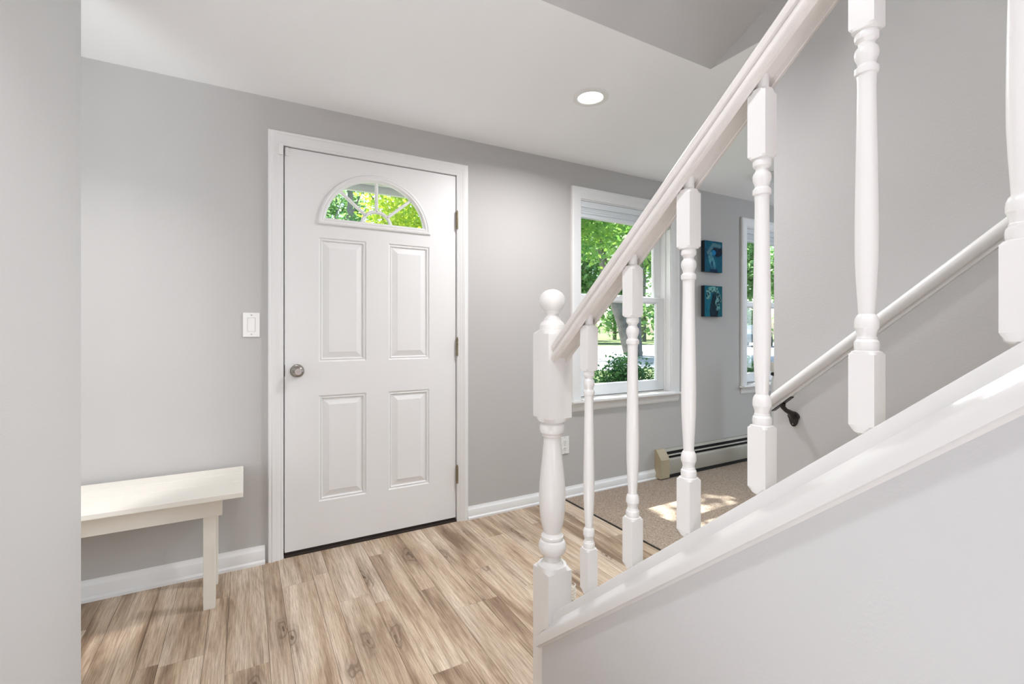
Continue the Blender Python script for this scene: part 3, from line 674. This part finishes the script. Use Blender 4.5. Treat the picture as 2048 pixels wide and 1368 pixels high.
# recessed lamp in view
rl = thing('recessed_light', (1.462, 1.812, CZ), 'lit white recessed ceiling light in front of the near window', 'ceiling light')
part(MB().lathe([(-0.0002, 0.0885), (0.004, 0.0885), (0.0065, 0.086), (0.0065, 0.064), (0.004, 0.060), (-0.0002, 0.060)], (1.462, 1.812, CZ), (0, 0, -1), 48), 'trim_ring', 'plastic', rl, smooth=30)
part(MB().lathe([(0.0, 0.0595), (0.0035, 0.0595), (0.0042, 0.056), (0.0042, 0.0)], (1.462, 1.812, CZ), (0, 0, -1), 40), 'diffuser', 'diffuser', rl)
lm = disc_lamp('recessed_light_lamp', (1.462, 1.812, CZ - 0.012), 18.5, 0.11, (1.0, 0.98, 1.0), 165); 
# second ceiling fixture, half hidden by a baluster
cf = thing('ceiling_fixture', (3.345, 2.12, CZ), 'small round white ceiling fixture behind the fourth baluster, over the living room', 'ceiling light')
part(MB().lathe([(0.0, 0.115), (0.006, 0.118), (0.014, 0.115), (0.016, 0.100), (0.016, 0.0)], (3.355, 2.10, CZ), (0, 0, -1), 40), 'canopy', 'plastic', cf, smooth=30)
part(MB().lathe([(0.0161, 0.095), (0.026, 0.088), (0.036, 0.060), (0.040, 0.02), (0.0405, 0.0)], (3.355, 2.10, CZ), (0, 0, -1), 40), 'dome', 'shade', cf, smooth=60)

# ------------------------------------------------------------------ two small paintings
def canvas(name, x0, x1, z0, z1, fn, label):
    t = thing(name, ((x0 + x1) / 2, WY, (z0 + z1) / 2), label, 'painting', 'small blue canvases between the windows')
    yf = WY - 0.035
    part(MB().box(x0, x1, yf + 0.0005, WY - 0.0005, z0, z1), 'canvas_edge', mat('canvas_side', lin(0.006, 0.012, 0.02), 0.6), t)
    nx, nz = 56, 68; v = []; f = []; cols = []
    for j in range(nz + 1):
        for i in range(nx + 1):
            u, w_ = i / nx, j / nz
            v.append((x0 + (x1 - x0) * u, yf, z0 + (z1 - z0) * w_)); c_ = fn(u, w_); cols.append((c_[0] * 0.30, c_[1] * 0.62, c_[2] * 0.66))
    for j in range(nz):
        for i in range(nx):
            a = j * (nx + 1) + i; f.append((a, a + 1, a + nx + 2, a + nx + 1))
    m = MB(); m.add(v, f)
    me = bpy.data.meshes.new('painted_front'); me.from_pydata(m.v, [], m.f); me.update()
    ca = me.color_attributes.new('paint', 'FLOAT_COLOR', 'POINT')
    ca.data.foreach_set('color', np.array([(c[0], c[1], c[2], 1) for c in cols], dtype=np.float32).ravel())
    me.transform(Matrix.Translation(-t.location)); me.materials.append(M['art'])
    o = bpy.data.objects.new('painted_front', me); C.objects.link(o); o.parent = t
pr = random.Random(4)
NZ = [[pr.random() for _ in range(40)] for _ in range(40)]
def vn(u, v, s):
    a, b = u * s, v * s; i, j = int(a) % 39, int(b) % 39; fa, fb = a - int(a), b - int(b)
    return (NZ[i][j] * (1 - fa) + NZ[i + 1][j] * fa) * (1 - fb) + (NZ[i][j + 1] * (1 - fa) + NZ[i + 1][j + 1] * fa) * fb
def mixc(a, b, t): t = max(0, min(1, t)); return tuple(a[i] * (1 - t) + b[i] * t for i in range(3))
def seg_d(p, a, b):
    ax, ay = a; bx, by = b; px, py = p; t = max(0, min(1, ((px - ax) * (bx - ax) + (py - ay) * (by - ay)) / ((bx - ax) ** 2 + (by - ay) ** 2)))
    return math.hypot(px - ax - t * (bx - ax), (py - ay - t * (by - ay)) * 1.2)
S3 = lambda r, g, b: srgb(r, g, b)[:3]
def art1(u, v):
    n = vn(u, v, 7) * 0.6 + vn(u, v, 17) * 0.4
    c = mixc(S3(14, 88, 118), S3(38, 132, 152), n + (1 - v) * 0.2 - 0.2)
    d = min(seg_d((u, v), (0.48, 0.88), (0.85, 0.86)), seg_d((u, v), (0.48, 0.88), (0.20, 0.62)))
    dark = math.hypot((u - 0.72) / 0.28, (v - 0.70) / 0.20)
    if dark < 1: c = mixc(S3(8, 32, 50), S3(70, 80, 110), n * 1.3 - 0.45)
    tor = seg_d((u, v), (0.30, 0.55), (0.48, 0.18))
    if tor < 0.14: c = mixc(S3(20, 90, 120), S3(170, 205, 215), n * 1.9 - 0.5)
    if d < 0.085: c = mixc(S3(150, 160, 170), S3(90, 120, 135), d / 0.085 * 0.7 + n * 0.4 - 0.2)
    if math.hypot((u - 0.52) / 0.11, (v - 0.63) / 0.09) < 1: c = mixc(S3(30, 130, 200), S3(70, 170, 225), n)
    if v < 0.09 and 0.3 < u < 0.72: c = S3(12, 60, 92)
    return c
def art2(u, v):
    n = vn(u + 0.3, v, 8) * 0.6 + vn(u, v + 0.2, 19) * 0.4
    c = mixc(S3(10, 108, 132), S3(28, 140, 160), n)
    if u > 0.72: c = mixc(S3(24, 92, 104), S3(30, 124, 138), n)
    if seg_d((u, v), (0.55, 0.55), (0.52, 0.0)) < 0.20 + 0.05 * math.sin(v * 7): c = mixc(S3(8, 30, 44), S3(28, 68, 84), n * 1.3 - 0.3)
    fl_ = min(seg_d((u, v), (0.30, 0.86), (0.62, 0.90)), seg_d((u, v), (0.66, 0.80), (0.86, 0.58)), seg_d((u, v), (0.72, 0.50), (0.74, 0.28)), seg_d((u, v), (0.2, 0.8), (0.2, 0.65)))
    if fl_ < 0.12: c = mixc(S3(26, 62, 78), S3(205, 222, 212), vn(u, v, 22) * 1.9 - 0.55)
    if math.hypot((u - 0.54) / 0.12, (v - 0.66) / 0.12) < 1: c = mixc(S3(8, 28, 46), S3(40, 84, 104), n)
    return c
canvas('painting', 3.218, 3.434, 1.597, 1.848, art1, 'upper small teal painting of a figure with a raised pale arm')
canvas('painting', 3.218, 3.434, 1.234, 1.484, art2, 'lower small teal painting of a dark figure wreathed in pale flowers')

# ------------------------------------------------------------------ baseboard heater
HX0, HX1 = 2.700, 5.4
bh = thing('baseboard_heater', (2.70, WY, 0), 'tan metal baseboard heater along the wall under the paintings', 'heater')
Y = WY
part(MB().extrude([(Y - 0.0005, 0.010), (Y - 0.062, 0.010), (Y - 0.066, 0.014), (Y - 0.066, 0.150), (Y - 0.060, 0.165), (Y - 0.018, 0.222), (Y - 0.0005, 0.222)], 0, HX0 - 0.005, HX0 + 0.085), 'end_cap', 'heatercap', bh, bevel=0.003)
part(MB().extrude([(Y - 0.0005, 0.030), (Y - 0.006, 0.030), (Y - 0.006, 0.206), (Y - 0.022, 0.206), (Y - 0.030, 0.198), (Y - 0.032, 0.200), (Y - 0.022, 0.216), (Y - 0.0005, 0.216)], 0, HX0 + 0.085, HX1), 'back_panel', 'heater', bh)
part(MB().extrude([(Y - 0.060, 0.036), (Y - 0.063, 0.036), (Y - 0.063, 0.140), (Y - 0.058, 0.150), (Y - 0.050, 0.154), (Y - 0.050, 0.150), (Y - 0.056, 0.146), (Y - 0.060, 0.138)], 0, HX0 + 0.085, HX1), 'front_panel', 'heater', bh, smooth=40)
part(MB().extrude([(Y - 0.043, 0.169), (Y - 0.036, 0.178), (Y - 0.034, 0.1765), (Y - 0.041, 0.1675)], 0, HX0 + 0.085, HX1), 'damper', 'heater', bh)
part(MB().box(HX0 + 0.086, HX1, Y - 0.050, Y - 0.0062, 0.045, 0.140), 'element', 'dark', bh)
part(MB().box(HX0 + 0.086, HX1, Y - 0.014, Y - 0.0065, 0.141, 0.199), 'slot_shade', 'dark', bh)  # dark plate stands in for the shade inside the heater slots
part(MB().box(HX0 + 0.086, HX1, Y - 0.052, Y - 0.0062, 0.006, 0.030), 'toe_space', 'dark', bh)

# plastic spring toy on the floor past the newel
sp = MB(); pts = []
for i in range(121):
    t = i / 120; a = t * 2 * PI * 6
    pts.append((1.172 + 0.0155 * math.cos(a), 1.575 + 0.0155 * math.sin(a), 0.0025 + 0.074 * t))
so = sp.tube(pts, 0.0018, 6).build('spring_toy', 'plastic', None, smooth=60); rebase(so, (1.172, 1.575, 0))
tag(so, 'small white coil spring standing on the plank floor behind the newel post', 'spring')

# slender white post standing just past the end of the stair wall
po = thing('white_post', (3.765, 2.30, 0.004), 'slender white post with a dark collar glimpsed at the end of the stair wall', 'post')
part(MB().lathe([(0, 0.11), (0.012, 0.11), (0.020, 0.10), (0.024, 0.03)], (3.765, 2.30, 0.0045), (0, 0, 1), 32), 'base', 'plastic', po, smooth=40)
part(MB().lathe([(0.0245, 0.030), (0.68, 0.030), (0.72, 0.026), (0.745, 0.016)], (3.765, 2.30, 0.0045), (0, 0, 1), 24), 'post', 'plastic', po, smooth=40)
part(MB().lathe([(0.7455, 0.020), (0.752, 0.032), (0.770, 0.032), (0.776, 0.022)], (3.765, 2.30, 0.0045), (0, 0, 1), 24), 'collar', 'iron', po, smooth=40)
part(MB().lathe([(0.7765, 0.028), (0.79, 0.036), (0.85, 0.036), (0.86, 0.03)], (3.765, 2.30, 0.0045), (0, 0, 1), 24), 'cap', 'bench', po, smooth=40)

# ------------------------------------------------------------------ outside
GZ = -0.1
structure(MB().box(-40, 120, WY + 0.18, 130, -0.6, GZ), 'ground', 'lawn')
structure(MB().box(-40, 120, 11.0, 28.0, -0.5, GZ + 0.012), 'road', 'asphalt')
structure(MB().box(-2.9, 6.6, WY + 0.162, WY + 0.20, CZ, CZ + 0.35), 'trim_2', 'siding')

structure(MB().box(-1.1, 1.75, WY + 0.162, 4.2, -0.2, -0.03), 'floor_porch', 'asphalt')
# porch roof over the door
pf = thing('porch_roof', (0.55, 3.4, 2.35), 'pale porch soffit seen through the fanlight above the front door', 'porch roof')
for k in range(10):
    y0 = WY + 0.21 + k * 0.145
    part(MB().box(-1.1, 1.75, y0, y0 + 0.141, 2.400, 2.414), 'soffit_board', 'soffit', pf, bevel=0.002)
part(MB().box(-1.1, 1.75, 4.26, 4.30, 2.345, 2.56), 'fascia', 'soffit', pf)
part(MB().extrude([(WY + 0.205, 2.85), (4.33, 2.56), (4.33, 2.60), (WY + 0.205, 2.90)], 0, -1.15, 1.80), 'roof_deck', 'asphalt', pf)

def leaves(n, blobs, size, seed, shell=0.55, droop=0.5):
    """leaf blades scattered through ellipsoids: blobs (cx,cy,cz,rx,ry,rz)"""
    r = np.random.RandomState(seed)
    vol = np.array([b[3] * b[4] * b[5] for b in blobs]) ** (2 / 3.0); vol /= vol.sum()
    which = r.choice(len(blobs), n, p=vol); B = np.array(blobs)[which]
    d = r.normal(size=(n, 3)); d /= np.linalg.norm(d, axis=1)[:, None]
    rad = shell + (1 - shell) * r.rand(n) ** 0.6
    c = B[:, :3] + d * rad[:, None] * B[:, 3:]
    # clump into sprays
    k = max(8, n // 14); idx = r.randint(0, k, n); c = c[idx] * 0.82 + c * 0.18 + r.normal(size=(n, 3)) * size * 1.3
    nrm = r.normal(size=(n, 3)) * 0.65; nrm[:, 2] += 0.9; nrm /= np.linalg.norm(nrm, axis=1)[:, None]
    t = np.cross(nrm, r.normal(size=(n, 3))); t /= np.linalg.norm(t, axis=1)[:, None]
    b = np.cross(nrm, t); s = size * (0.7 + 0.6 * r.rand(n))[:, None]
    P = np.stack([c - t * s, c + b * s * 0.62 + nrm * s * 0.10, c + t * s * 1.15 - nrm * s * 0.12, c - b * s * 0.62 + nrm * s * 0.10], 1).reshape(-1, 3)
    return P
def leaf_obj(P, name, m, parent, off):
    n = len(P) // 4
    me = bpy.data.meshes.new(name); me.vertices.add(len(P)); me.vertices.foreach_set('co', (P - np.array(off)).astype(np.float32).ravel())
    me.loops.add(n * 4); me.loops.foreach_set('vertex_index', np.arange(n * 4, dtype=np.int32))
    me.polygons.add(n); me.polygons.foreach_set('loop_start', np.arange(0, n * 4, 4, dtype=np.int32)); me.polygons.foreach_set('loop_total', np.full(n, 4, dtype=np.int32))
    me.update(calc_edges=True); me.validate()
    me.materials.append(M[m]); o = bpy.data.objects.new(name, me); C.objects.link(o); o.parent = parent; o['kind'] = 'stuff'
    return o
def tree(base, stems, blobs, n, size, seed, label, leafm='leaf', barkm='bark', group=None, name='maple_tree'):
    """stems: list of (points relative to base, radii)"""
    t = thing(name, base, label, 'tree', group)
    for i, (pts, rad) in enumerate(stems):
        part(MB().tube([(base[0] + p[0], base[1] + p[1], base[2] + p[2]) for p in pts], rad, 10), 'trunk' if i == 0 else 'branch', barkm, t, smooth=60)
    P = leaves(n, [(base[0] + b[0], base[1] + b[1], base[2] + b[2], b[3], b[4], b[5]) for b in blobs], size, seed)
    leaf_obj(P, 'foliage', leafm, t, base)
    return t
# big two-stemmed maple seen through the near window
tree((16.0, 16.6, GZ), [([(0, 0, -0.1), (0.05, 0, 1.5), (0.25, 0, 4), (0.5, 0.2, 8)], [0.42, 0.30, 0.26, 0.12]),
                        ([(-0.25, 0, 0.2), (-0.75, 0, 1.6), (-1.6, 0.1, 3.6), (-2.4, 0.2, 7)], [0.32, 0.27, 0.22, 0.08]),
                        ([(-1.2, 0.05, 2.7), (-2.2, -0.5, 4.0), (-3.4, -1.2, 4.8)], [0.14, 0.09, 0.03])],
     [(0.3, 0, 8.5, 5.0, 4.5, 4.2), (-2.8, -0.6, 6.5, 3.6, 3.2, 2.6), (3.0, 0.5, 6.5, 3.4, 3.2, 2.6), (-0.8, -2.5, 5.6, 3.0, 2.2, 1.6)], 17000, 0.115, 1,
     'large two-stemmed maple with leaning grey trunk outside the near window', group=None)
# young maple close to the house, its crown over the window: dapples the carpet
tree((4.6, 8.0, GZ), [([(0, 0, -0.1), (0.05, 0, 2.0), (-0.1, -0.1, 4.2), (-0.3, -0.3, 6.5)], [0.17, 0.13, 0.10, 0.04]),
                      ([(0, 0, 2.3), (0.9, 0.3, 3.2), (2.0, 0.4, 4.0)], [0.07, 0.05, 0.02]), ([(0, -0.1, 2.8), (-0.9, -1.0, 3.8), (-1.8, -1.8, 4.6)], [0.06, 0.045, 0.015])],
     [(-1.4, -2.0, 5.6, 2.4, 2.0, 1.3), (0.5, 0.3, 6.3, 3.0, 2.4, 2.0), (2.6, 1.0, 4.2, 2.4, 1.6, 1.5), (1.4, 0.2, 3.4, 1.8, 1.2, 0.8)], 11000, 0.085, 2,
     'young maple with bright green low branches close to the near window')
# yellow-green maple facing the door
tree((6.4, 19.0, GZ), [([(0, 0, -0.1), (0, 0, 2.5), (0.2, 0, 5), (0.1, 0, 8.5)], [0.24, 0.2, 0.15, 0.06]), ([(0, 0, 3.0), (-1.3, -0.4, 4.8), (-2.2, -0.6, 6.4)], [0.09, 0.06, 0.02])],
     [(0, 0, 7.0, 2.9, 2.8, 2.6), (-0.9, -0.5, 5.6, 2.0, 1.6, 1.8), (1.8, 0.3, 5.2, 2.2, 2.0, 2.0), (0.4, -1, 3.8, 2.0, 1.5, 1.1)], 8000, 0.11, 3,
     'sunlit yellow-green maple right of centre in the fanlight', leafm='leafyellow')
tree((3.8, 30.6, GZ), [([(0, 0, -0.1), (0.1, 0, 4), (0.3, 0, 9), (0.25, 0, 14)], [0.24, 0.20, 0.15, 0.05]), ([(0.1, 0, 5.5), (0.8, 0, 7.4), (1.4, 0.1, 9.2)], [0.09, 0.06, 0.02])],
     [(0.3, 0, 12.8, 1.5, 1.5, 2.0), (0.4, 0, 6.0, 1.6, 1.5, 1.7)], 1800, 0.15, 5, 'slim pale-trunked tree near the left end of the fanlight', leafm='leaffar', barkm='barkpale')
tree((6.1, 34.0, GZ), [([(0, 0, -0.1), (0, 0, 5), (0.25, 0, 10), (0.2, 0, 15)], [0.30, 0.26, 0.2, 0.06]), ([(0.2, 0, 8.8), (0.9, 0, 10.6), (1.5, 0, 11.6)], [0.08, 0.05, 0.02])],
     [(0.5, 0, 13.5, 1.6, 1.5, 1.8), (0.2, 0, 6.5, 1.5, 1.4, 1.6)], 1800, 0.15, 6, 'tall pale-trunked tree left of the centre bar in the fanlight', leafm='leaffar', barkm='barkpale')
# woodland across the road
tr = random.Random(21)
spots = [(-9, 38), (-1, 46), (7.5, 47), (12.5, 37.5), (19.5, 36.5), (28, 36.5), (36.5, 36.5), (45, 36.5), (53.5, 36.5), (62, 36.5), (15.5, 46), (24, 46), (32.5, 46), (41, 46), (49.5, 46), (58, 46)]
for i, (x, y) in enumerate(spots):
    hgt = 11 + tr.random() * 5; lean = tr.uniform(-0.4, 0.4)
    tree((x, y, GZ), [([(0, 0, -0.1), (lean * 0.4, 0, 3.5), (lean, 0, 7), (lean * 1.2, 0, hgt)], [0.24 + 0.1 * tr.random(), 0.2, 0.15, 0.05])],
         [(lean, 0, hgt - 3, 3.2, 3.0, 3.6), (lean - 1.4, -0.6, hgt - 6, 2.2, 2.2, 2.6), (lean + 1.4, 0, hgt - 6.5, 2.2, 2.2, 2.6), (0.2, -0.8, 1.2, 2.9, 1.6, 1.3)], 3200, 0.30, 40 + i,
         'slim woodland tree with hazy green leaves across the road', leafm='leaffar', barkm='bark', group='woodland trees across the road', name='woodland_tree')

# boxwood below the near window
bxr = random.Random(3)
for i, (x, y, s) in enumerate([(2.75, 3.85, 0.46), (3.72, 4.0, 0.47), (4.70, 3.9, 0.46), (5.75, 4.1, 0.46)]):
    t = thing('boxwood_shrub', (x, y, GZ), None, 'shrub', 'boxwood shrubs below the near window')
    t['label'] = ['leafy dark green boxwood low behind the first baluster, outside the near window', 'middle dark green boxwood outside the near window', 'dark green boxwood at the right corner of the near window', 'dark green boxwood outside, between the two windows'][i]
    st_ = MB()
    for k in range(6):
        a = 2 * PI * k / 6; st_.tube([(x, y, GZ - 0.02), (x + 0.1 * math.cos(a), y + 0.1 * math.sin(a), GZ + 0.35), (x + 0.28 * math.cos(a), y + 0.28 * math.sin(a), GZ + 0.75)], [0.014, 0.010, 0.004], 6)
    part(st_, 'stems', 'bark', t)
    P = leaves(6500, [(x, y, GZ + 0.52, s, s * 0.85, 0.50)], 0.020, 70 + i, shell=0.35)
    leaf_obj(P, 'foliage', 'boxwood', t, (x, y, GZ))

# parked cars
def car(loc, rz, paint, label):
    t = thing('car', loc, label, 'car', 'parked cars across the road'); t.rotation_euler = (0, 0, rz)
    def loc_part(mb, name, m, parent, **k):
        o = mb.build(name, m, None, **k); o.parent = parent; return o
    body = [(-2.25, 0.35), (-2.28, 0.62), (-2.15, 0.92), (-1.0, 1.02), (1.95, 1.05), (2.2, 0.95), (2.27, 0.6), (2.22, 0.35)]
    loc_part(MB().extrude(body, 1, -0.88, 0.88), 'body', paint, t, bevel=0.06, smooth=40)
    roof = [(-1.05, 1.0), (-0.35, 1.52), (0.2, 1.60), (1.4, 1.58), (1.95, 1.02)]
    loc_part(MB().extrude(roof, 1, -0.74, 0.74), 'cabin', paint, t, bevel=0.05, smooth=40)
    for s in (-1, 1):
        y0, y1 = (0.741, 0.752) if s > 0 else (-0.752, -0.741)
        loc_part(MB().extrude([(-0.85, 1.07), (-0.3, 1.46), (0.25, 1.53), (0.3, 1.07)], 1, y0, y1), 'side_window', 'carglass', t)
        loc_part(MB().extrude([(0.38, 1.07), (0.34, 1.53), (1.3, 1.51), (1.72, 1.07)], 1, y0, y1), 'side_window', 'carglass', t)
        for wx in (-1.45, 1.4):
            loc_part(MB().lathe([(-0.11, 0.2), (-0.11, 0.33), (-0.08, 0.36), (0.08, 0.36), (0.11, 0.33), (0.11, 0.2)], (wx, s * 0.80, 0.36), (0, 1, 0), 24), 'wheel', 'rubber', t, smooth=40)
    return t
car((33.0, 21.5, GZ + 0.012), 0.5, 'carpaint', 'dark car parked across the road, glimpsed through the far window')
car((30.0, 41.2, GZ), 0.0, 'carpale', 'pale car parked under the trees, seen through the near window')
